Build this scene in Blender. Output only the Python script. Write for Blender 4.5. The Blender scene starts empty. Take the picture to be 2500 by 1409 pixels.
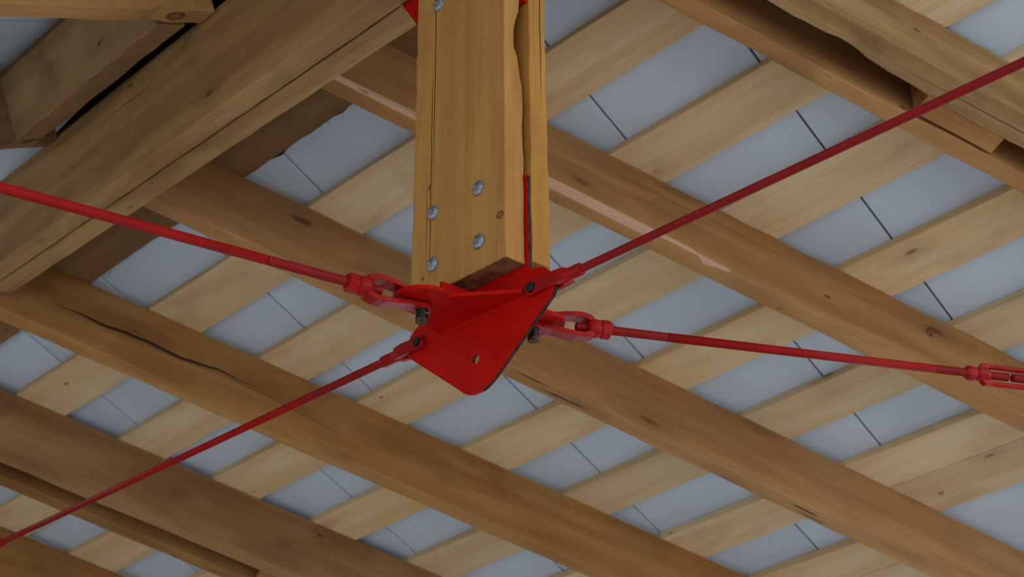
import bpy, bmesh, math, random
from mathutils import Vector, Matrix
random.seed(7)
SC = bpy.context.scene
COL = SC.collection
V = Vector

# ---------------------------------------------------------------- camera, sky, exposure
cam = bpy.data.cameras.new('camera'); cam_o = bpy.data.objects.new('camera', cam); COL.objects.link(cam_o)
cam.sensor_width = 36.0
cam.lens = 36.0 * 3224.0 / 2500.0
cam.clip_start = 0.05
cx_, cy_, cz_ = V((1.0, 0.0038, -0.0082)), V((0.0088, -0.4234, 0.9059)), V((0.0, -0.9059, -0.4235))
m = Matrix((cx_, cy_, cz_)).transposed().to_4x4()
m.translation = V((0, 0, 1.6))
cam_o.matrix_world = m
cam.dof.use_dof = True
cam.dof.focus_distance = 2.02
cam.dof.aperture_fstop = 8.0
SC.camera = cam_o

w_ = bpy.data.worlds.new('overcast_sky'); SC.world = w_; w_.use_nodes = True
nt = w_.node_tree; nt.nodes.clear()
bg = nt.nodes.new('ShaderNodeBackground'); wo = nt.nodes.new('ShaderNodeOutputWorld')
bg.inputs[0].default_value = (0.86, 0.93, 1.0, 1); bg.inputs[1].default_value = 1.80
nt.links.new(bg.outputs[0], wo.inputs[0])

SC.view_settings.view_transform = 'Standard'
SC.view_settings.look = 'None'
SC.view_settings.gamma = 1.0
SC.view_settings.use_curve_mapping = False
SC.view_settings.exposure = 0.0

# ---------------------------------------------------------------- frames (metres)
D0 = 2.6
RO = V((0, 0, 1.6))                       # roof plane A: X = RO + r*RR + t*TT + n*NN
NN = V((0.1522, 0.4298, 0.8900)).normalized()
BB = V((-0.7712, 0.6148, -0.1651)); BB = (BB - NN * BB.dot(NN)).normalized()
SS = NN.cross(-BB).normalized()
RR = V((0.8860, 0.3397, -0.3155)); RR = (RR - NN * RR.dot(NN)).normalized()
TT = NN.cross(RR).normalized()
PO = V((-0.0572, 1.8557, 2.4712))         # post foot
EU = V((0.6847, -0.7288, 0.0)).normalized(); WW = V((-0.7288, -0.6847, 0.0)).normalized(); UP = V((0, 0, 1))
def P(a, w, h): return PO + EU * a + WW * w + UP * h
def PV(a, w, h): return EU * a + WW * w + UP * h

# ---------------------------------------------------------------- node helpers
class NT:
    def __init__(s, name):
        s.m = bpy.data.materials.new(name); s.m.use_nodes = True
        s.t = s.m.node_tree; s.t.nodes.clear()
        s.out = s.t.nodes.new('ShaderNodeOutputMaterial'); s.b = s.t.nodes.new('ShaderNodeBsdfPrincipled')
        s.t.links.new(s.b.outputs[0], s.out.inputs[0])
    def n(s, typ, **k):
        x = s.t.nodes.new('ShaderNode' + typ)
        for a, b in k.items(): setattr(x, a, b)
        return x
    def put(s, sock, v):
        if isinstance(v, bpy.types.NodeSocket): s.t.links.new(v, sock)
        else: sock.default_value = v
    def math(s, op, a, b=0.0, c=0.0, clamp=False):
        x = s.n('Math', operation=op, use_clamp=clamp)
        s.put(x.inputs[0], a); s.put(x.inputs[1], b); s.put(x.inputs[2], c)
        return x.outputs[0]
    def vmul(s, v, k):
        x = s.n('VectorMath', operation='MULTIPLY'); s.put(x.inputs[0], v); x.inputs[1].default_value = k
        return x.outputs[0]
    def noise(s, v, scale=1.0, detail=3.0, rough=0.55, dist=0.0):
        x = s.n('TexNoise'); s.put(x.inputs['Vector'], v)
        x.inputs['Scale'].default_value = scale; x.inputs['Detail'].default_value = detail
        x.inputs['Roughness'].default_value = rough; x.inputs['Distortion'].default_value = dist
        return x.outputs[0]
    def mix(s, f, a, b):
        x = s.n('Mix', data_type='RGBA'); s.put(x.inputs['Factor'], f)
        s.put(x.inputs[6], a); s.put(x.inputs[7], b)
        return x.outputs[2]
    def step(s, v, lo, hi):
        x = s.n('MapRange', interpolation_type='SMOOTHSTEP'); s.put(x.inputs[0], v)
        x.inputs[1].default_value = lo; x.inputs[2].default_value = hi
        return x.outputs[0]

def lin(r, g, b):
    f = lambda c: ((c / 255 + 0.055) / 1.055) ** 2.4 if c > 10 else c / 255 / 12.92
    return (f(r), f(g), f(b), 1)

def wood(name, light, mid, dark, knots=0.115, streak=0.5, cracks=(), spots=(), stain=0.0, kscale=2.5, rings=0.12, sat=0.96):
    """sawn timber; local X runs along the grain. cracks: (axis, x0, x1, c0, amp, width); spots: (axis, x, c, rx, rc)"""
    k = NT(name)
    tc = k.n('TexCoord'); oi = k.n('ObjectInfo')
    co = tc.outputs['Object']
    off = k.n('VectorMath', operation='MULTIPLY_ADD')
    cmb = k.n('CombineXYZ')
    for i, mlt in enumerate((37.0, 11.0, 23.0)): k.put(cmb.inputs[i], k.math('MULTIPLY', oi.outputs['Random'], mlt))
    off.inputs[1].default_value = (1, 1, 1); k.put(off.inputs[0], co); k.put(off.inputs[2], cmb.outputs[0])
    p = off.outputs[0]
    # knots
    vo = k.n('TexVoronoi', feature='F1'); k.put(vo.inputs['Vector'], k.vmul(p, (kscale, kscale * 2.6, kscale * 2.6))); vo.inputs['Scale'].default_value = 1.0
    kd = vo.outputs['Distance']
    knot = k.math('SUBTRACT', 1.0, k.step(kd, knots * 0.35, knots))
    halo = k.math('SUBTRACT', 1.0, k.step(kd, knots * 0.8, knots * 4.0))
    # growth rings, bent round the knots
    sep = k.n('SeparateXYZ'); k.put(sep.inputs[0], p)
    bend = k.noise(k.vmul(p, (1.3, 5.0, 5.0)), 1.0, 2.0)
    ry = k.math('ADD', sep.outputs[1], k.math('MULTIPLY', bend, 0.05))
    ry = k.math('ADD', ry, k.math('MULTIPLY', halo, 0.016))
    fine = k.noise(k.vmul(p, (7.0, 230.0, 230.0)), 1.0, 2.0)
    ring = k.math('SINE', k.math('MULTIPLY_ADD', ry, 520.0, k.math('MULTIPLY', fine, 2.2)))
    ring = k.math('MULTIPLY_ADD', ring, 0.5, 0.5)
    broad = k.noise(k.vmul(p, (1.1, 13.0, 13.0)), 1.0, 4.0, 0.6, 0.4)
    med = k.noise(k.vmul(p, (4.0, 60.0, 60.0)), 1.0, 3.0, 0.6)
    blot = k.noise(k.vmul(p, (3.2, 6.0, 6.0)), 1.0, 3.0, 0.6)
    c = k.mix(k.step(broad, 0.3, 0.7), mid, light)
    c = k.mix(k.math('MULTIPLY', k.step(med, 0.5, 0.75), streak), c, mid)
    c = k.mix(k.math('MULTIPLY', ring, rings), c, dark)
    c = k.mix(k.math('MULTIPLY', k.step(blot, 0.52, 0.78), 0.45 + stain), c, dark)
    c = k.mix(k.math('MULTIPLY', halo, 0.35), c, dark)
    kcol = (dark[0] * 0.45, dark[1] * 0.4, dark[2] * 0.35, 1)
    c = k.mix(k.math('MULTIPLY', knot, 0.75), c, kcol)
    # pin knots and nail holes
    v2 = k.n('TexVoronoi', feature='F1'); k.put(v2.inputs['Vector'], k.vmul(p, (5.0, 9.0, 9.0))); v2.inputs['Scale'].default_value = 1.0
    pin = k.math('SUBTRACT', 1.0, k.step(v2.outputs['Distance'], 0.035, 0.075))
    c = k.mix(k.math('MULTIPLY', pin, 0.8), c, kcol)
    ls = k.n('SeparateXYZ'); k.put(ls.inputs[0], co)
    hole = (0.012, 0.007, 0.004, 1)
    for (ax, x0, x1, c0, amp, wd) in cracks:
        nz = k.noise(k.vmul(co, (2.4, 0, 0)), 1.0, 2.5)
        ctr = k.math('MULTIPLY_ADD', k.math('SUBTRACT', nz, 0.5), amp, c0)
        d = k.math('ABSOLUTE', k.math('SUBTRACT', ls.outputs[ax], ctr))
        taper = k.math('MULTIPLY', k.step(ls.outputs[0], x0, x0 + (x1 - x0) * 0.35),
                       k.math('SUBTRACT', 1.0, k.step(ls.outputs[0], x1 - (x1 - x0) * 0.35, x1)))
        wv = k.math('MULTIPLY', taper, wd)
        msk = k.math('LESS_THAN', d, wv)
        c = k.mix(k.math('MULTIPLY', msk, 0.9), c, hole)
    for (ax, x, c0, rx, rc) in spots:
        dx = k.math('DIVIDE', k.math('SUBTRACT', ls.outputs[0], x), rx)
        dc = k.math('DIVIDE', k.math('SUBTRACT', ls.outputs[ax], c0), rc)
        dd = k.math('SQRT', k.math('ADD', k.math('MULTIPLY', dx, dx), k.math('MULTIPLY', dc, dc)))
        outer = k.math('SUBTRACT', 1.0, k.step(dd, 0.85, 1.15)); inner = k.math('SUBTRACT', 1.0, k.step(dd, 0.45, 0.8))
        c = k.mix(k.math('MULTIPLY', outer, 0.85), c, kcol)
        c = k.mix(k.math('MULTIPLY', inner, 0.5), c, mid)
    hs = k.n('HueSaturation'); k.put(hs.inputs['Color'], c)
    k.put(hs.inputs['Value'], k.math('MULTIPLY_ADD', oi.outputs['Random'], 0.16, 0.9))
    k.put(hs.inputs['Saturation'], k.math('MULTIPLY_ADD', k.math('FRACT', k.math('MULTIPLY', oi.outputs['Random'], 7.3)), 0.10, sat))
    k.put(k.b.inputs['Base Color'], hs.outputs[0])
    k.b.inputs['Roughness'].default_value = 0.68
    k.b.inputs['Specular IOR Level'].default_value = 0.25
    bp = k.n('Bump'); bp.inputs['Strength'].default_value = 0.35; bp.inputs['Distance'].default_value = 0.002
    k.put(bp.inputs['Height'], k.math('ADD', fine, k.math('MULTIPLY', med, 0.8)))
    k.put(k.b.inputs['Normal'], bp.outputs[0])
    return k.m

def plain(name, col, rough=0.5, metal=0.0, spec=0.5, nscale=30.0, var=0.15, bump=0.0, coat=0.0):
    k = NT(name)
    tc = k.n('TexCoord')
    nz = k.noise(tc.outputs['Object'], nscale, 4.0)
    d = tuple(c * (1 - var * 2.2) for c in col[:3]) + (1,)
    l = tuple(min(1, c * (1 + var)) for c in col[:3]) + (1,)
    k.put(k.b.inputs['Base Color'], k.mix(k.step(nz, 0.3, 0.7), d, l))
    k.put(k.b.inputs['Roughness'], k.math('MULTIPLY_ADD', nz, 0.2, rough - 0.1))
    k.b.inputs['Metallic'].default_value = metal
    k.b.inputs['Specular IOR Level'].default_value = spec
    k.b.inputs['Coat Weight'].default_value = coat
    if bump:
        bp = k.n('Bump'); bp.inputs['Strength'].default_value = bump; bp.inputs['Distance'].default_value = 0.001
        k.put(bp.inputs['Height'], k.noise(tc.outputs['Object'], nscale * 8, 3.0)); k.put(k.b.inputs['Normal'], bp.outputs[0])
    return k.m

W_RAFTER = (lin(194, 144, 86), lin(168, 116, 62), lin(118, 76, 36))
W_BOARD = (lin(238, 212, 170), lin(222, 188, 142), lin(176, 142, 104))
W_POST = (lin(196, 142, 74), lin(172, 118, 54), lin(130, 80, 34))
W_HIP = (lin(184, 146, 96), lin(146, 108, 66), lin(98, 68, 40))  # hip tone lowered to carry the dimmer light on the left
M = {
    'rafter': wood('rafter_wood', *W_RAFTER),
    'rafter_dark': wood('shaded_rafter_wood', lin(176, 130, 78), lin(148, 102, 56), lin(102, 66, 32), stain=0.1),  # rafter wood darkened to stand for the weaker light at left
    'board': wood('board_wood', *W_BOARD, knots=0.07, kscale=2.6, sat=1.02),
    'board_bark_shade': wood('dark_board_wood', lin(150, 112, 66), lin(128, 90, 50), lin(84, 56, 30)),
    'post': wood('post_wood', *W_POST, knots=0.03, rings=0.06),
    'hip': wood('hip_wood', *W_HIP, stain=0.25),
    'grey_wood': wood('weathered_wood', lin(182, 144, 96), lin(152, 116, 72), lin(100, 72, 42), stain=0.2),
    'pale': wood('torn_wood', lin(232, 190, 158), lin(216, 170, 138), lin(190, 144, 110), knots=0.01),
    'bark': plain('bark', (0.035, 0.018, 0.009), 0.9, spec=0.1, nscale=90, var=0.4, bump=0.6),
    'red': plain('red_paint', (0.52, 0.006, 0.002), 0.45, spec=0.08, nscale=14, var=0.06, bump=0.05),
    'redcast': plain('red_paint_on_castings', (0.37, 0.006, 0.005), 0.27, spec=0.15, nscale=25, var=0.1, bump=0.15),
    'rodred': plain('red_paint_on_rod', (0.34, 0.009, 0.007), 0.55, spec=0.10, nscale=14, var=0.08),
    'redthread': plain('red_paint_on_thread', (0.29, 0.010, 0.009), 0.5, spec=0.15, nscale=14, var=0.06),
    'steel': plain('galvanised_steel', (0.42, 0.45, 0.48), 0.42, metal=0.85, nscale=240, var=0.25, bump=0.3),
    'end': plain('sawn_end_grain', lin(150, 104, 66), 0.85, spec=0.1, nscale=45, var=0.22, bump=0.4),
    'edge': plain('dark_plate_edge', (0.055, 0.018, 0.014), 0.7, spec=0.2, nscale=60, var=0.4),
    'black': plain('black_oxide_steel', (0.012, 0.013, 0.015), 0.4, metal=0.2, nscale=60, var=0.3),
    'rust': plain('rusty_pin_end', (0.10, 0.055, 0.03), 0.7, metal=0.3, nscale=120, var=0.4),
    'wire': plain('cotter_wire', (0.35, 0.34, 0.33), 0.35, metal=0.8, nscale=50),
    'panel': plain('roof_sheet_paint', (0.64, 0.715, 0.775), 0.5, spec=0.35, nscale=2.2, var=0.05),
    'felt': plain('roof_underlay', (0.02, 0.021, 0.022), 0.9, nscale=10),
    'floor': plain('concrete', (0.48, 0.49, 0.51), 0.8, nscale=3, var=0.1),
}

# ---------------------------------------------------------------- object helpers
def link(name, bm, mat, mw, parent=None, bevel=0.0, smooth=False, seg=1):
    me = bpy.data.meshes.new(name); bmesh.ops.recalc_face_normals(bm, faces=bm.faces[:]); bm.to_mesh(me); bm.free()
    for mm in (mat if isinstance(mat, (list, tuple)) else [mat]): me.materials.append(mm)
    if smooth:
        for q in me.polygons: q.use_smooth = True
    o = bpy.data.objects.new(name, me); COL.objects.link(o)
    if parent is not None:
        o.parent = parent; o.matrix_parent_inverse = parent.matrix_basis.inverted() if parent.parent is None else (parent.parent.matrix_basis @ Matrix()).inverted() @ Matrix()
        if parent.parent is not None:
            o.matrix_parent_inverse = parent.matrix_basis.inverted()
    o.matrix_basis = mw
    if bevel:
        b = o.modifiers.new('edge', 'BEVEL'); b.width = bevel; b.segments = seg; b.limit_method = 'ANGLE'; b.angle_limit = math.radians(40)
    return o
def empty(name, loc, label, cat, group=None):
    o = bpy.data.objects.new(name, None); COL.objects.link(o); o.matrix_basis = Matrix.Translation(loc)
    o.empty_display_size = 0.05
    return tag(o, label, cat, group)
def tag(o, label, cat, group=None):
    o['label'] = label; o['category'] = cat
    if group: o['group'] = group
    return o
def frame(o, x, y, z):
    mm = Matrix((x, y, z)).transposed().to_4x4(); mm.translation = o
    return mm

def timber_bm(L, w, h, segs=24, jit=0.0012, edit=None, rnd=None):
    """long box along +X (0..L), Y 0..w, Z 0..h, in sections so its arrises can wander"""
    rnd = rnd or random.Random(random.random())
    bm = bmesh.new(); rings = []
    for i in range(segs + 1):
        x = L * i / segs
        pts = [[x, 0, 0], [x, w, 0], [x, w, h], [x, 0, h]]
        for q in pts:
            q[1] += rnd.uniform(-jit, jit); q[2] += rnd.uniform(-jit, jit)
        if edit: edit(x, pts)
        rings.append([bm.verts.new(q) for q in pts])
    for a, b in zip(rings, rings[1:]):
        for j in range(4): bm.faces.new((a[j], a[(j + 1) % 4], b[(j + 1) % 4], b[j]))
    bm.faces.new(rings[0][::-1]); bm.faces.new(rings[-1])
    return bm
def timber(name, o, x, y, z, L, w, h, mat, parent=None, segs=24, jit=0.0012, edit=None, bevel=0.0015):
    x, y, z = x.normalized(), y.normalized(), z.normalized()
    assert x.cross(y).dot(z) > 0, name
    return link(name, timber_bm(L, w, h, segs, jit, edit), mat, frame(o, x, y, z), parent, bevel)

def prism_bm(outline, holes, z0, z1):
    bm = bmesh.new(); edges = []
    for loop in [outline] + holes:
        vs = [bm.verts.new((p[0], p[1], z0)) for p in loop]
        edges += [bm.edges.new((vs[i], vs[(i + 1) % len(vs)])) for i in range(len(vs))]
    bmesh.ops.triangle_fill(bm, edges=edges, use_beauty=True)
    r = bmesh.ops.extrude_face_region(bm, geom=bm.faces[:])
    for g in r['geom']:
        if isinstance(g, bmesh.types.BMVert): g.co.z = z1
    return bm
def lathe(bm, prof, n=20, cap=True, c=(0, 0), mat=0, ph=0.0):
    """revolve (x, r) pairs about local X"""
    rings = []
    for x, r in prof:
        rings.append([bm.verts.new((x, c[0] + r * math.cos(ph + 2 * math.pi * i / n), c[1] + r * math.sin(ph + 2 * math.pi * i / n))) for i in range(n)])
    fs = []
    for a, b in zip(rings, rings[1:]):
        for j in range(n): fs.append(bm.faces.new((a[j], a[(j + 1) % n], b[(j + 1) % n], b[j])))
    if cap: fs.append(bm.faces.new(rings[0][::-1])); fs.append(bm.faces.new(rings[-1]))
    for q in fs: q.material_index = mat
def box(bm, x0, x1, y0, y1, z0, z1):
    v = [bm.verts.new((x, y, z)) for x in (x0, x1) for y in (y0, y1) for z in (z0, z1)]
    for q in ((0, 1, 3, 2), (4, 6, 7, 5), (0, 4, 5, 1), (2, 3, 7, 6), (0, 2, 6, 4), (1, 5, 7, 3)): bm.faces.new([v[i] for i in q])

# ---------------------------------------------------------------- setting: floor and roof slopes
bm = bmesh.new(); box(bm, -15, 15, -15, 15, -0.2, 0)
fl = link('floor', bm, M['floor'], Matrix()); fl['kind'] = 'structure'

# boarded wall added out of view, far left, to dim that side
bm = bmesh.new()
for i in range(44):
    y = -4.4 + i * 0.2; box(bm, -0.012 - 0.008 * (i % 2), 0.012 - 0.008 * (i % 2), y + 0.003, y + 0.197, 0.0, 2.75)
wl = link('shade_wall_left', bm, M['grey_wood'], frame(V((-4.0, 4.9, 0)), V((-0.78, 0.62, 0)).normalized(), V((-0.62, -0.78, 0)).normalized(), V((0, 0, 1)))); wl['kind'] = 'structure'

NT1 = D0 * 1.0885                         # top of rafters
NB1 = NT1 + 0.030                         # top of boards
def A(s, b, n): return RO + SS * (s * D0) + BB * (b * D0) + NN * n
def AR(r, t, n): return RO + RR * (r * D0) + TT * (t * D0) + NN * n
def hip_s(b): return 0.10 + (b - 1.346) * 0.157
bm = bmesh.new()
q = [A(hip_s(-0.5), -0.5, 0), A(1.62, -0.5, 0), A(1.62, 3.1, 0), A(hip_s(3.1), 3.1, 0)]
lo = [bm.verts.new(p + NN * (NB1 + 0.012)) for p in q]; hi = [bm.verts.new(p + NN * (NB1 + 0.03)) for p in q]
bm.faces.new(lo); bm.faces.new(hi[::-1])
for i in range(4): bm.faces.new((lo[i], lo[(i + 1) % 4], hi[(i + 1) % 4], hi[i]))
ceil = link('ceiling', bm, M['felt'], Matrix()); ceil['kind'] = 'structure'
# steel sheets, one between each pair of seams
edges = [0.3317 + 0.15255 * k for k in range(-5, 19)]
for b0, b1 in zip(edges, edges[1:]):
    s0 = hip_s(b1) - 0.02
    L = (1.62 - s0) * D0; g = 0.0022
    w = (b1 - b0) * D0 - 2 * g
    bm = bmesh.new()
    # a shallow pan: flat field with its two long lips turned up into the seam
    prof = [(0, 0.0065), (0.0008, 0.001), (0.003, 0), (w - 0.003, 0), (w - 0.0008, 0.001), (w, 0.0065)]
    A_, B_ = [], []
    for (y, z) in prof: A_.append(bm.verts.new((0, y, z))); B_.append(bm.verts.new((L, y, z)))
    for i in range(len(prof) - 1): bm.faces.new((A_[i], A_[i + 1], B_[i + 1], B_[i]))
    A2, B2 = [bm.verts.new((0, y, 0.008)) for y in (0, w)], [bm.verts.new((L, y, 0.008)) for y in (0, w)]
    bm.faces.new((A2[0], A2[1], B2[1], B2[0]))
    bm.faces.new((A_[0], B_[0], B2[0], A2[0])); bm.faces.new((A_[-1], A2[1], B2[1], B_[-1]))
    bm.faces.new(A_[::-1] + [A2[0], A2[1]]); bm.faces.new(B_ + [B2[1], B2[0]])
    link('roof_panel', bm, M['panel'], frame(A(s0, b0, NB1 + 0.0006) + BB * g, SS, BB, NN) if SS.cross(BB).dot(NN) > 0
         else frame(A(s0, b0, NB1 + 0.0006) + BB * g, SS, BB, NN), ceil)
# strapping boards under the sheets
rows = [(.2705, .3277, None), (.3925, .4512, None), (.5165, .5735, None), (.6318, .6910, None), (.7588, .8152, None), (.8828, .9395, None),
        (1.0078, 1.0634, None), (1.0640, 1.1270, .53), (1.1283, 1.1850, None), (1.1858, 1.243, None), (1.30, 1.357, None), (1.42, 1.477, None)]
for i, (s0, s1, bmax) in enumerate(rows):
    ss = max(s0, 0)
    bh = 1.346 + (ss - 0.27) / 0.157 - 0.01
    b1 = bmax if bmax else min(bh, 2.6); b0 = -0.45
    if i in (8, 9): b0 = 0.535
    bark = i == 0
    def edit(x, pts, bark=bark):
        if bark:
            for q in pts[1:3]: q[1] += random.uniform(-0.0015, 0.001)
    o = timber('board', A(s0, b1, NT1 + 0.0004), -BB, SS, NN, (b1 - b0) * D0, (s1 - s0) * D0, NB1 - NT1 - 0.0008,
               M['board_bark_shade'] if bark else M['board'], ceil, segs=90 if bark else 40, jit=0.0008, edit=edit)
    if bark:
        o['label'] = 'dark board with bark left along one edge'
        rn = random.Random(3); bm = bmesh.new(); n = 120; L = (b1 - b0) * D0; w = (s1 - s0) * D0; pr = []
        for k in range(n + 1):
            x = L * k / n; d = 0.002 + abs(rn.gauss(0, 0.0016)) + (0.006 if rn.random() < .08 else 0)
            pr.append([bm.verts.new((x, w - 0.001, 0.008)), bm.verts.new((x, w + d, 0.014)), bm.verts.new((x, w + d * .8, 0.024)), bm.verts.new((x, w - 0.001, 0.026))])
        for a, b in zip(pr, pr[1:]):
            for j in range(4): bm.faces.new((a[j], a[(j + 1) % 4], b[(j + 1) % 4], b[j]))
        bm.faces.new(pr[0][::-1]); bm.faces.new(pr[-1])
        for k in range(9):                                        # loose bark fibres
            x = L * rn.uniform(0.05, 0.75); p0 = V((x, w, 0.012)); 
            for j in range(3):
                p1 = p0 + V((rn.uniform(-.014, .014), rn.uniform(.006, .018), rn.uniform(-.004, .008)))
                e = V((0.0006, 0.0004, 0)); vs = [bm.verts.new(v) for v in (p0 - e, p0 + e, p1)]; z = bm.verts.new(p0 + V((0, 0, .0012)))
                bm.faces.new(vs); bm.faces.new((vs[0], vs[1], z)); bm.faces.new((vs[1], vs[2], z)); bm.faces.new((vs[2], vs[0], z))
        link('bark_edge', bm, M['bark'], o.matrix_basis.copy(), o)

# ---------------------------------------------------------------- rafters of the main slope
def rafter(label, t0, t1, r0, r1, skew=0.0, mat=None, n0=D0, group=None, edit=None, segs=40, jit=0.0014):
    a, b = AR(r0, t0 + skew * r0, n0), AR(r1, t0 + skew * r1, n0)
    x = (b - a).normalized(); z = NN; y = z.cross(x)
    o = timber('rafter', a, x, y, z, (b - a).length, (t1 - t0) * D0, NT1 - n0 - 0.0003, mat or M['rafter'], None, segs, jit, edit)
    return tag(o, label, 'rafter', group)
H_R = NT1 - D0
GR = 'rafters of the main roof slope'
m_ra = wood('rafter_wood_split', *W_RAFTER, cracks=[(2, 0.75, 1.55, H_R * 0.72, 0.02, 0.0009)], spots=[(2, 1.86, H_R * .66, .011, .016)])
m_rb = wood('rafter_wood_checked', *W_RAFTER, cracks=[(2, 0.62, 1.2, H_R * 0.45, 0.03, 0.0008), (1, 1.12, 1.24, .012, .02, .0022), (1, 1.2, 1.38, .03, .02, .0026), (1, 2.0, 2.12, .02, .02, .003), (1, 2.03, 2.15, .035, .02, .002)], stain=0.05)
m_rc = wood('rafter_wood_cracked', *W_RAFTER, cracks=[(2, 0.03, 0.75, H_R * 0.46, 0.11, 0.006), (2, 0.3, 1.2, H_R * 0.42, 0.10, 0.0012)], stain=0.1)
def edit_f(x, pts):
    r = x / D0 + 0.10                                             # wane and a knot bulge on its lower arris
    d = 0.0
    if r < 0.355: d = -0.011 + 0.006 * math.exp(-((r - 0.30) / 0.03) ** 2)
    elif r < 0.375: d = -0.011 + 0.013 * (r - 0.355) / 0.02
    else: d = 0.002 + min(0.012, (r - .375) * 0.11)
    for q in pts[1:2]: q[1] += d
    pts[2][1] += d * 0.4
m_f = wood('rafter_wood_streaked', *W_HIP, cracks=[(1, 0.66, 1.9, 0.040, 0.012, 0.0011), (2, .8, 1.9, .03, .012, .0008)], knots=0.05)
def edit_rc(x, pts):
    if x == 0:
        for q in pts[0:2]: q[0] -= 0.065                          # its lower half runs on past the split
rafter('doubled rafter nearest the top right corner, with a rounded knot on its edge', .4020, .4240, .10, 1.25, mat=m_f, group=GR, edit=edit_f, segs=110)
rafter('straight rafter of the doubled pair at top right, on the side of the post', .4500, .4655, .10, 1.25, group=GR)
ra = rafter('rafter passing behind the middle of the post with a pale pink torn strip', .6735, .6925, -.088, 1.25, mat=m_ra, group=GR)
rafter('rafter passing behind the red gusset plate, with black smudges on its underside', .8975, .9155, -.155, 1.25, skew=.0107, mat=m_rb, group=GR)
rafter('rafter below the red gusset plate, with a long dark split at its left end', 1.1365, 1.1550, -.222, 1.25, mat=m_rc, group=GR, edit=edit_rc)
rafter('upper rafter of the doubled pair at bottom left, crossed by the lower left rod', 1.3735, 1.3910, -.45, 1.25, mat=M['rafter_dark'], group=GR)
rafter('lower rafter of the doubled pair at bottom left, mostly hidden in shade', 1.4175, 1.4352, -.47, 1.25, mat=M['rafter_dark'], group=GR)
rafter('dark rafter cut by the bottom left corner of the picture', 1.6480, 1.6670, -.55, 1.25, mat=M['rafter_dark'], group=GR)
# pale torn strip along the arris of the rafter behind the post
bm = bmesh.new(); rs = [(-.03, .008, .0028), (.19, .0150, .0050), (.31, .0120, .0058), (.352, .0100, .0066), (.359, .004, .0068), (.395, .0012, .0012)]
pr = []
for r, up_, dn in rs:
    x = (r + .088) * D0; a, d = max(up_, .0006), max(dn * 3.2, .0006)
    pr.append([bm.verts.new(p) for p in ((x, -0.0008, a * 1.2), (x, -0.0008, -0.0008), (x, d, -0.0008), (x, d, 0.0012), (x, 0.0012, a * 1.2))])
for a, b in zip(pr, pr[1:]):
    for j in range(5): bm.faces.new((a[j], a[(j + 1) % 5], b[(j + 1) % 5], b[j]))
bm.faces.new(pr[0][::-1]); bm.faces.new(pr[-1])
o = link('torn_strip', bm, M['pale'], ra.matrix_basis.copy(), ra); o['label'] = 'pale pink torn strip of wood'
# spacer blocks in the two doubled rafters
def block(label, r0, r1, t0, t1, d=0.0):
    o = timber('spacer_block', AR(r0, t0, D0 + d), RR, TT, NN, (r1 - r0) * D0, (t1 - t0) * D0, 0.17, M['rafter'], None, 4, 0.0008)
    return tag(o, label, 'block')
block('short wooden spacer block between the doubled rafters at top right', .435, .514, .4275, .4470, .001)
block('wooden spacer block between the doubled rafters at the bottom edge', .157, .40, 1.3913, 1.4170, .004)

# ---------------------------------------------------------------- hip beam: two planks round a steel plate
hx = PV(-1, 0, 0.033).normalized()
HIP_H = 0.290
hip = empty('hip_beam', P(-0.22, 0, 0.651), 'big double plank beam running from the post to the left edge', 'beam')
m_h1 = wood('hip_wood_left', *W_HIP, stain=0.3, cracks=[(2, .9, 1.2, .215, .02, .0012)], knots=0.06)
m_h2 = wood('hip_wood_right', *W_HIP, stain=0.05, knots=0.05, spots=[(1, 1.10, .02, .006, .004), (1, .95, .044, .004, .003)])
hz = WW.cross(hx) if WW.cross(hx).z > 0 else hx.cross(WW)
# left plank (near side, +w); right plank (far side)
def hip_plank(a0, w0, w1, mat, jit):
    y = hz.cross(hx)                                              # +/- WW
    o0 = P(a0, 0, 0.651 - (a0 + 0.211) * 0.033)
    oy = w0 if y.dot(WW) > 0 else -w1
    return timber('plank', o0 + y * oy, hx, y, hz, 2.06 + a0, w1 - w0, HIP_H, mat, hip, 40, jit)
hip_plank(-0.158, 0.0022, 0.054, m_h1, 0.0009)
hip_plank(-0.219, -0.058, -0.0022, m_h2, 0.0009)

# dark board added over the hip beam, standing in for the gap's deep shade
bm = prism_bm([(-.30, .948), (-1.85, .999), (-1.70, 1.035), (-.30, 1.16)], [], -0.032, 0.032)
sy_ = EU.cross(UP).dot(WW)
pk = link('gap_shade_board', bm, M['bark'], frame(P(0, 0, 0), EU, UP, EU.cross(UP)), hip)  # bark colour used here only as deep shade
# ---------------------------------------------------------------- second roof slope beyond the hip beam
KB = 0.46
NB_ = PV(0.033, KB, 1).normalized(); GB = PV(0, -1, KB).normalized(); EB = GB.cross(NB_)   # GB climbs to the hip, EB runs along it
c0 = 0.033 * -0.8 + KB * 0.05 + 0.95
def Bp(a, w, d=0.0): return P(a, w, c0 - 0.033 * a - KB * w) + NB_ * d
ea = EB if EB.dot(EU) > 0 else -EB
DB = 0.175
def rafter_b(label, a0, a1, mat, edit=None, wlo=1.3):
    o = Bp(a0, wlo); y = NB_.cross(GB)
    if y.dot(EU) < 0: o = Bp(a0, wlo); y_w = a0 - a1
    else: o = Bp(a1, wlo); y_w = a0 - a1
    L = (wlo - 0.056) * math.hypot(1, KB)
    return tag(timber('rafter', o, GB, y, NB_, L, y_w, DB - 0.0005, mat, None, 50, 0.0012, edit), label, 'rafter', 'rafters of the slope at upper left')
def edit_g(x, pts):
    L = (1.3 - .056) * math.hypot(1, KB); d = L - x
    if 0.10 < d < 0.17:
        for q in pts[0:2]: q[2] += 0.006 * math.sin((d - .10) / .07 * math.pi)
m_g = wood('rafter_wood_knotty', lin(216, 166, 108), lin(194, 142, 84), lin(140, 94, 52), spots=[(1, (1.244 * 1.1) - .085, .03, .022, .02)])
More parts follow.
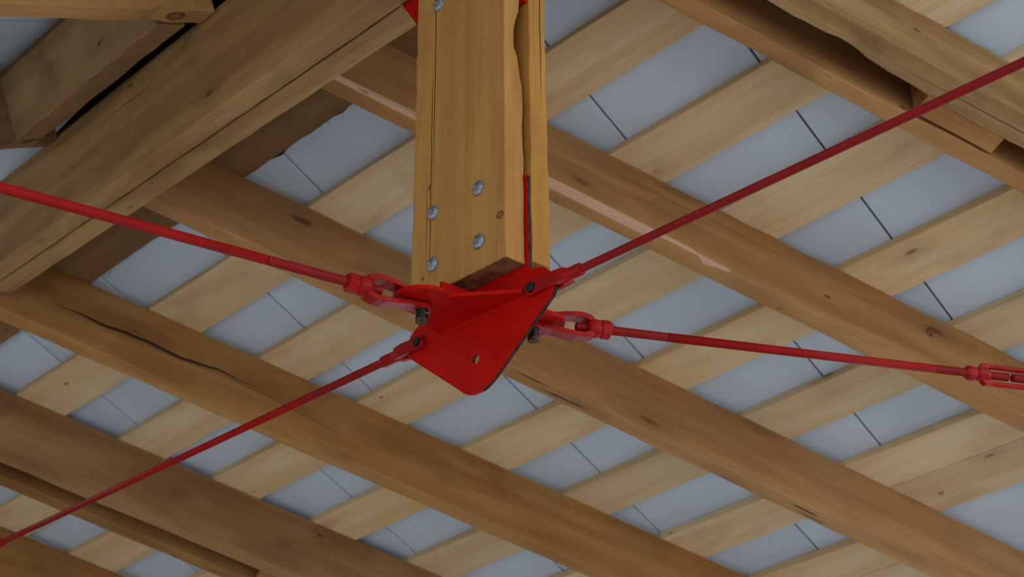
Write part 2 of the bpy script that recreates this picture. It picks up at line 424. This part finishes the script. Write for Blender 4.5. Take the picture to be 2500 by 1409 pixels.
rafter_b('rafter across the top left corner with a big knot near the hip beam', -0.818, -0.880, m_g, edit_g)
rafter_b('rafter at the left edge ending under the big hip beam', -1.601, -1.669, M['grey_wood'])
# blocking plank between the two, beside the hip
o = Bp(-0.895, 0.154); x = -ea; y = NB_.cross(x)
if y.dot(WW) > 0: o = Bp(-0.895, 0.087)
def edit_h(x, pts):
    if x > 0.70:
        for q in pts[0:2]: q[0] += 0.05                           # end sawn at a slant
o_h = timber('blocking_plank', o, x, y, NB_, 0.715, 0.067 * math.hypot(1, KB), 0.168, M['grey_wood'], None, 16, 0.0022, edit_h)
tag(o_h, 'wide weathered plank set beside the hip beam at upper left', 'plank')
cb = bmesh.new()
q = [Bp(0.6, -1.1), Bp(-4.0, -1.1), Bp(-4.0, 3.2), Bp(0.6, 3.2)]
lo = [cb.verts.new(p + NB_ * (DB + 0.045)) for p in q]; hi = [cb.verts.new(p + NB_ * (DB + 0.06)) for p in q]
cb.faces.new(lo); cb.faces.new(hi[::-1])
for i in range(4): cb.faces.new((lo[i], lo[(i + 1) % 4], hi[(i + 1) % 4], hi[i]))
ceil2 = link('ceiling', cb, M['felt'], Matrix()); ceil2['kind'] = 'structure'
for k in range(-1, 9):
    a1 = 0.25 - k * 0.3966; bm = bmesh.new(); L = 4.2 * math.hypot(1, KB)
    box(bm, 0, L, 0.002, 0.3946, 0, 0.008)
    y = NB_.cross(GB); oo = Bp(a1 - (0.3966 if y.dot(EU) > 0 else 0), 3.15, DB + 0.0325)
    link('roof_panel', bm, M['panel'], frame(oo, GB, y, NB_), ceil2)
for w0, w1 in ((-0.46, -0.20), (-0.19, 0.105), (0.56, 0.70), (0.86, 0.96), (1.14, 1.28), (1.46, 1.6), (1.78, 1.92)):
    x = -ea; y = NB_.cross(x); up_hill = y.dot(WW) < 0
    oo = Bp(0.4, w1 if up_hill else w0, DB + 0.0005)
    timber('board', oo, x, y, NB_, 2.1 if w0 < 0.2 else 3.2, (w1 - w0) * math.hypot(1, KB), 0.031, M['board_bark_shade'] if w0 < 0 else M['board'], ceil2, 30, 0.0008)  # boards by the hip widened and coloured dark for the gap's deep shade
# unseen slope added overhead, its outline shaped to block and admit sky light
cc = bmesh.new()
def Cp(a, w, d=0.0): return P(a, w, 1.72 - 0.30 * (0.85 * w + 0.5 * a) + d)
q = [(-1.2, -0.1), (1.5, -1.9), (4.3, 0.5), (3.3, 3.6), (-0.6, 4.0)]
lo = [cc.verts.new(Cp(a, w)) for a, w in q]; hi = [cc.verts.new(Cp(a, w, 0.03)) for a, w in q]
cc.faces.new(lo); cc.faces.new(hi[::-1])
for i in range(5): cc.faces.new((lo[i], lo[(i + 1) % 5], hi[(i + 1) % 5], hi[i]))
ceil_shade = link('ceiling', cc, M['panel'], Matrix()); ceil_shade['kind'] = 'structure'

# ---------------------------------------------------------------- king post: two planks, plate between, carriage bolts
post = empty('king_post', P(0, 0, -0.004), 'hanging timber post of two planks bolted round a red plate', 'post')
PL = 1.30
m_p1 = wood('post_wood_front', *W_POST, knots=0.02, rings=0.05, streak=0.7, cracks=[(1, -.05, .50, 0.178, 0.014, 0.0011), (1, .1, .9, .172, .012, .0012), (1, .02, .24, .187, .012, .0007)],
            spots=[(1, .1925, .1800, .0055, .0042), (1, .0325, .193, .004, .0036), (1, .0755, .0118, .0062, .0080)])
m_p2 = wood('post_wood_rear', *W_POST, knots=0.02, rings=0.05, streak=0.7, cracks=[(2, .25, .7, .012, .006, .0012), (2, .3, 1.0, .026, .004, .0006)])
# X up, Y = -EU, Z = WW  (right-handed)
def edit_p(x, pts):
    # waney inner arris next to the slot (pts[0] is y=0 -> right edge, z=0 -> slot side)
    d = 0.0
    if x > 0.24: d = 0.004 * min(1, (x - .24) / .12) + 0.002 * math.sin(x * 37)
    if 0.37 < x < 0.47: d += 0.007 * math.sin((x - .37) / .10 * math.pi) ** 0.7
    pts[0][2] += d * 1.1; pts[0][1] += d * 0.5
    pts[3][0] += 0; 
    if x < 0.02:
        for q in (pts[2], pts[1]): q[0] -= 0.001
fp = timber('plank', P(0.1135, 0.0006, -0.004), UP, -EU, WW, PL, 0.2235, 0.0395, [m_p1, M['end']], post, 70, 0.0008, edit_p, 0.0012)
for q in fp.data.polygons:
    if q.normal.x < -0.9: q.material_index = 1
timber('plank', P(0.1215, -0.0448, 0.002), UP, -EU, WW, PL, 0.2265, 0.0372, m_p2, post, 40, 0.0008, None, 0.0012)
def bolt(a, h, tilt):
    bm = bmesh.new()
    R_ = 0.0130; prof = [(-0.004, 0.0035)] + [(0.0, R_)] + [(0.0008, R_)] + [(0.0008 + 0.0058 * math.sin(t), R_ * math.cos(t)) for t in [i * math.pi / 2 / 7 for i in range(1, 7)]] + [(0.0066, 0.0006)]
    lathe(bm, prof, 28)
    # raised grade mark and a small pit on the dome
    lathe(bm, [(0.0060, 0.0016), (0.0069, 0.0014)], 8, c=(0.003, 0.001)); 
    x = (WW + UP * random.uniform(-.05, .05) + EU * tilt).normalized(); y = UP.cross(x).normalized(); z = x.cross(y)
    link('carriage_bolt', bm, M['steel'], frame(P(a, 0.0402, h), x, y, z), post, 0.0, True)
for a, h in ((-.0525, .5456), (.0525, .1374), (-.0562, .1384), (.0540, .0442), (-.0556, .0452)):
    bolt(a, h, random.uniform(-.06, .06))

# ---------------------------------------------------------------- red gusset: vertical plate, horizontal plates, stiffener
gus = empty('gusset_plate', P(0, -0.003, -0.05), 'bright red welded steel gusset plate under the post joining four rods', 'plate')
def circ(cx, cy, r, n=16, a0=0.0, a1=2 * math.pi): return [(cx + r * math.cos(a0 + (a1 - a0) * i / n), cy + r * math.sin(a0 + (a1 - a0) * i / n)) for i in range(n)]
out = [(-.108, .149), (-.108, -.0135), (-.122, -.017), (-.140, -.0235), (-.1548, -.0325), (-.1650, -.0455), (-.1698, -.0550), (-.1702, -.0625), (-.1671, -.0659),
       (-.0338, -.1626), (-.0242, -.1702), (-.0150, -.1747), (-.0050, -.1768), (.0083, -.1770), (.0170, -.1762), (.0257, -.1738), (.0345, -.1700), (.0429, -.1654), (.0500, -.1605),
       (.1690, -.0720), (.1722, -.0675), (.1735, -.0612), (.1730, -.0530), (.1706, -.0451), (.1675, -.0375), (.1634, -.0312), (.1570, -.0255), (.1499, -.0210), (.1420, -.0175),
       (.1336, -.0151), (.1204, -.0137), (.1190, .149)]
bm = prism_bm(out, [circ(.0025, -.122, .0078)], -0.0060, 0.0)
pf = frame(P(0, 0, 0), EU, UP, EU.cross(UP))
sgn = EU.cross(UP).dot(WW)
if sgn < 0:
    for v in bm.verts: v.co.z = -v.co.z
bm.normal_update(); bmesh.ops.recalc_face_normals(bm, faces=bm.faces[:]); bm.normal_update()
for q in bm.faces:
    if abs(q.normal.z) < 0.3 and q.normal.x > 0.15 and q.normal.y < 0.2: q.material_index = 1   # edges facing right are dark brown
link('vertical_plate', bm, [M['red'], M['edge']], pf, gus, 0.0)
hf = frame(P(0, 0, 0), EU, UP.cross(EU), UP); sy = UP.cross(EU).dot(WW)
def hplate(pts):
    pts = [(a, w * sy) for a, w in pts]
    if sy < 0: pts = pts[::-1]
    link('horizontal_plate', prism_bm(pts, [], -0.0535, -0.0475), M['red'], hf, gus, 0.0006)
near = [(-.0871, .0002), (-.052, .072)] + [(-.004 + .0455 * math.cos(math.radians(t)), .100 + .0455 * math.sin(math.radians(t))) for t in range(165, -16, -15)] + [(.030, .083), (.1166, .0115), (.1119, .0002)]
hplate(near)
far = [(.1000, -.0062), (.090, -.062)] + [(.046 + .0455 * math.cos(math.radians(t)), -.086 + .0455 * math.sin(math.radians(t))) for t in range(-15, -196, -15)] + [(-.09, -.012), (-.0871, -.0062)]
hplate(far[::-1])
bm = bmesh.new(); box(bm, 0.015, 0.021, *(sorted((0.0003 * sy, 0.084 * sy))), -0.0474, -0.0240)
link('stiffener', bm, M['red'], hf, gus, 0.0006)
# weld bead along the joint of the two plates
bm = bmesh.new(); n = 60; rn = random.Random(5); pr = []
for i in range(n + 1):
    a = -.086 + .196 * i / n; q = .0016 + rn.uniform(-.0004, .0005)
    pr.append([bm.verts.new((a, sy * .0001, -.0534)), bm.verts.new((a, sy * q, -.0535)), bm.verts.new((a, sy * .0001, -.0535 - q))])
for a, b in zip(pr, pr[1:]):
    for j in range(3): bm.faces.new((a[j], a[(j + 1) % 3], b[(j + 1) % 3], b[j]))
bm.faces.new(pr[0][::-1]); bm.faces.new(pr[-1])
link('weld_bead', bm, M['red'], hf, gus)
# upper knife plate joining the hip beam and the post
up_out = [(-.50, .680), (-.2150, .6625), (-.163, .5835), (-.109, .500), (.1195, .478), (.1195, 1.2), (-.2, 1.2), (-.50, .94)]
bm = prism_bm(up_out, [], -0.0060, 0.0)
for v in bm.verts: v.co.z = v.co.z + 0.003 if abs(v.co.x) > 9 else v.co.z
if sgn < 0:
    for v in bm.verts: v.co.z = -v.co.z
for v in bm.verts:
    if v.co.x < -.12: v.co.z *= 0.62
kp = link('knife_plate', bm, M['red'], pf, None, 0.0004); tag(kp, 'dark red steel plate between the hip beam end and the post', 'plate')

# ---------------------------------------------------------------- tie rods
def thread(bm, x0, x1, r, pitch, n=14):
    prof = []; k = int((x1 - x0) / pitch)
    for i in range(k):
        x = x0 + i * pitch
        prof += [(x, r * 0.90), (x + pitch * 0.38, r), (x + pitch * 0.62, r)]
    prof.append((x0 + k * pitch, r * .9))
    lathe(bm, prof, n)
def sweep(bm, st, n=4):
    """st: list of (x, yc, half_thickness, half_width)"""
    pr = []
    for x, y, t, w in st:
        pr.append([bm.verts.new(p) for p in ((x, y - t, -w), (x, y + t, -w), (x, y + t, w), (x, y - t, w))])
    for a, b in zip(pr, pr[1:]):
        for j in range(4): bm.faces.new((a[j], a[(j + 1) % 4], b[(j + 1) % 4], b[j]))
    bm.faces.new(pr[0][::-1]); bm.faces.new(pr[-1])
def eye(bm, y0, y1, ro, ri):
    n = 24; R = []
    for y, r in ((y0, ro), (y1, ro), (y1, ri), (y0, ri)):
        R.append([bm.verts.new((r * math.cos(2 * math.pi * i / n), y, r * math.sin(2 * math.pi * i / n))) for i in range(n)])
    for k in range(4):
        a, b = R[k], R[(k + 1) % 4]
        for j in range(n): bm.faces.new((a[j], a[(j + 1) % n], b[(j + 1) % n], b[j]))
def yframe(p, d, pin):
    x = d.normalized(); y = (pin - x * pin.dot(x)).normalized(); return frame(p, x, y, x.cross(y))
def ylathe(bm, prof, n=24, mat=0):
    R = [[bm.verts.new((r * math.cos(2 * math.pi * i / n), y, r * math.sin(2 * math.pi * i / n))) for i in range(n)] for y, r in prof]
    fs = []
    for a, b in zip(R, R[1:]):
        for j in range(n): fs.append(bm.faces.new((a[j], a[(j + 1) % n], b[(j + 1) % n], b[j])))
    fs.append(bm.faces.new(R[0][::-1])); fs.append(bm.faces.new(R[-1]))
    for q in fs: q.material_index = mat

def long_clevis(root, F, L, neg_end=-0.034):
    """forged fork: two long arms above and below the plate, hex lock nut, pin with cotter"""
    for s in (1, -1):
        bm = bmesh.new()
        sweep(bm, [(-0.002, s * .0094, .0036, .0104), (.012, s * .0096, .0036, .0124), (.030, s * .0110, .0037, .0134), (.050, s * .0146, .0038, .0138),
                   (.068, s * .0168, .0040, .0136), (.082, s * .0164, .0043, .0126), (.092, s * .0130, .0052, .0118), (.098, s * .0094, .0064, .0110)])
        eye(bm, s * .0058, s * .0140, .0150, .0092)
        link('fork_arm', bm, M['redcast'], F, root, 0.0012, False, 2)
    bm = bmesh.new(); lathe(bm, [(.087, .0095), (.091, .0152), (.098, .0162), (.106, .0148), (L - .018, .0138)], 24)
    link('fork_socket', bm, M['redcast'], F, root, 0.0, True)
    bm = bmesh.new(); lathe(bm, [(L - .018, .0134), (L - .0160, .0156), (L - .0020, .0156), (L, .0134)], 6, ph=.3)
    link('lock_nut', bm, M['redcast'], F, root, 0.0006)
    bm = bmesh.new(); thread(bm, .070, L + .005, .0068, .0026)
    link('rod_tip', bm, M['redthread'], F, root, 0, True)
    bm = bmesh.new(); ylathe(bm, [(.018, .0092), (-.0285, .0092)], 28, 0); ylathe(bm, [(neg_end + .0055, .0093), (neg_end + .0006, .0093), (neg_end, .0084)], 28, 1)
    ylathe(bm, [(.0145, .0125), (.019, .0125)], 24, 0)
    pin_o = link('clevis_pin', bm, [M['black'], M['rust']], F, root, 0.0, False)
    bm = bmesh.new(); prev = None                                  # cotter: bent wire through the pin
    pts = [V((.013, -.0215, .016)), V((.008, -.0205, .0125)), V((.004, -.0205, .0098)), V((0, -.0205, .002)), V((0, -.0208, -.0095)), V((-.006, -.0225, -.013))]
    for a, b in zip(pts, pts[1:]):
        d = (b - a).normalized(); u = d.orthogonal().normalized(); v = d.cross(u)
        A1 = [bm.verts.new(a + (u * math.cos(t) + v * math.sin(t)) * .0009) for t in (0, 1.26, 2.51, 3.77, 5.03)]; B1 = [bm.verts.new(b + (u * math.cos(t) + v * math.sin(t)) * .0009) for t in (0, 1.26, 2.51, 3.77, 5.03)]
        for j in range(5): bm.faces.new((A1[j], A1[(j + 1) % 5], B1[(j + 1) % 5], B1[j]))
        bm.faces.new(A1[::-1]); bm.faces.new(B1)
    link('cotter_pin', bm, M['wire'], F, pin_o)

def socket_clevis(root, F, L, rr):
    """short forged clevis with a round threaded socket, straddling the vertical plate"""
    bm = bmesh.new()
    for s in (1, -1):
        sweep(bm, [(.004, s * .0078, .0036, .0098), (.026, s * .0080, .0036, .0105), (.044, s * .0082, .0038, .0110), (.056, s * .0060, .0048, .0106), (.064, s * .0040, .0058, .0090)])
        eye(bm, s * .0042, s * .0120, .0125, .0074)
    lathe(bm, [(.046, .0080), (.052, .0118), (.060, .0112), (.068, .0098), (L - .004, .0098), (L, .0088)], 24)
    link('clevis', bm, M['redcast'], F, root, 0.001, False, 2)
    bm = bmesh.new(); ylathe(bm, [(-.017, .0074), (.0150, .0074), (.0158, .0066)], 28)
    link('clevis_pin', bm, M['black'], F, root, 0.0)

def rod(root, F, x0, x1, r, thr=(), n=20):
    cur = x0
    for (a, b, pitch) in thr:
        if a > cur + 1e-4:
            bm = bmesh.new(); lathe(bm, [(cur, r), (a, r)], n); link('rod', bm, M['rodred'], F, root, 0, True)
        bm = bmesh.new(); thread(bm, a, b, r, pitch)
        link('threaded_rod', bm, M['redthread'], F, root, 0, True); cur = b
    if x1 > cur + 1e-4:
        bm = bmesh.new(); lathe(bm, [(cur, r), (x1, r)], n); link('rod', bm, M['rodred'], F, root, 0, True)

# left rod: comes towards the viewer, horizontal fork
pin = P(-.0135, .094, -.0505); d = P(-.0942, .6775, -.0505) - pin
F = yframe(pin, d, UP)
t = empty('tie_rod', pin, 'red tie rod running to the left edge, smooth with a threaded end', 'rod', 'red tie rods')
long_clevis(t, F, .128)
rod(t, F, .1285, .95, .0073, [(.1285, .255, .0026)])
# right rod: goes away to the right, with a turnbuckle
pin = P(.0460, -.0800, -.0505); d = P(.3878, -.7911, -.0505) - pin
F = yframe(pin, d, UP)
t = empty('tie_rod', pin, 'red tie rod running to the right edge into a turnbuckle', 'rod', 'red tie rods')
long_clevis(t, F, .128)
TB = d.length - .012
rod(t, F, .1285, TB + .085, .0074, [(.1285, .226, .0026), (TB - .058, TB + .084, .0022)])
bm = bmesh.new()
lathe(bm, [(TB, .0090), (TB + .006, .0135), (TB + .017, .0135), (TB + .021, .0115)], 6, ph=.2)
link('lock_nut', bm, M['redcast'], F, t, 0.0008)
bm = bmesh.new()
for x0, x1 in ((TB + .021, TB + .046), (TB + .246, TB + .271)): lathe(bm, [(x0, .0105), (x0 + .005, .0125), (x1 - .005, .0125), (x1, .0105)], 20)
for s in (1, -1):
    lathe(bm, [(TB + .034, .0035), (TB + .040, .0048), (TB + .252, .0048), (TB + .258, .0035)], 14, c=(s * .0158, 0))
    sweep(bm, [(TB + .030, s * .010, .003, .006), (TB + .036, s * .0155, .0045, .0058), (TB + .050, s * .0158, .0040, .0045)])
    sweep(bm, [(TB + .242, s * .0158, .0040, .0045), (TB + .256, s * .0155, .0045, .0058), (TB + .262, s * .010, .003, .006)])
link('turnbuckle', bm, M['redcast'], F, t, 0.0008, False, 2)
bm = bmesh.new(); thread(bm, TB + .096, TB + .40, .0074, .0022); link('threaded_rod', bm, M['redthread'], F, t, 0, True)
# upper right rod: fully threaded
pin = P(.1315, -.0030, -.0505); d = P(.840, -.071, .0035) - pin
F = yframe(pin, d, WW)
t = empty('tie_rod', pin, 'red tie rod rising to the upper right corner, threaded all along', 'rod', 'red tie rods')
socket_clevis(t, F, .088, .006)
rod(t, F, .080, 1.15, .0062, [(.080, 1.15, .0021)])
# lower left rod
pin = P(-.1300, -.0030, -.0550); d = P(-1.703, -.0030, -.0790) - pin
F = yframe(pin, d, WW)
t = empty('tie_rod', pin, 'red tie rod falling to the bottom left corner, thin and far', 'rod', 'red tie rods')
socket_clevis(t, F, .103, .0068)
rod(t, F, .095, 2.3, .0069, [(.095, .33, .0021), (1.40, 1.56, .0021)])
bm = bmesh.new(); lathe(bm, [(1.562, .0085), (1.566, .0108), (1.60, .0108), (1.66, .0118), (1.72, .0108), (1.724, .0085)], 20)
link('coupling_sleeve', bm, M['redcast'], F, t, 0.0, True)
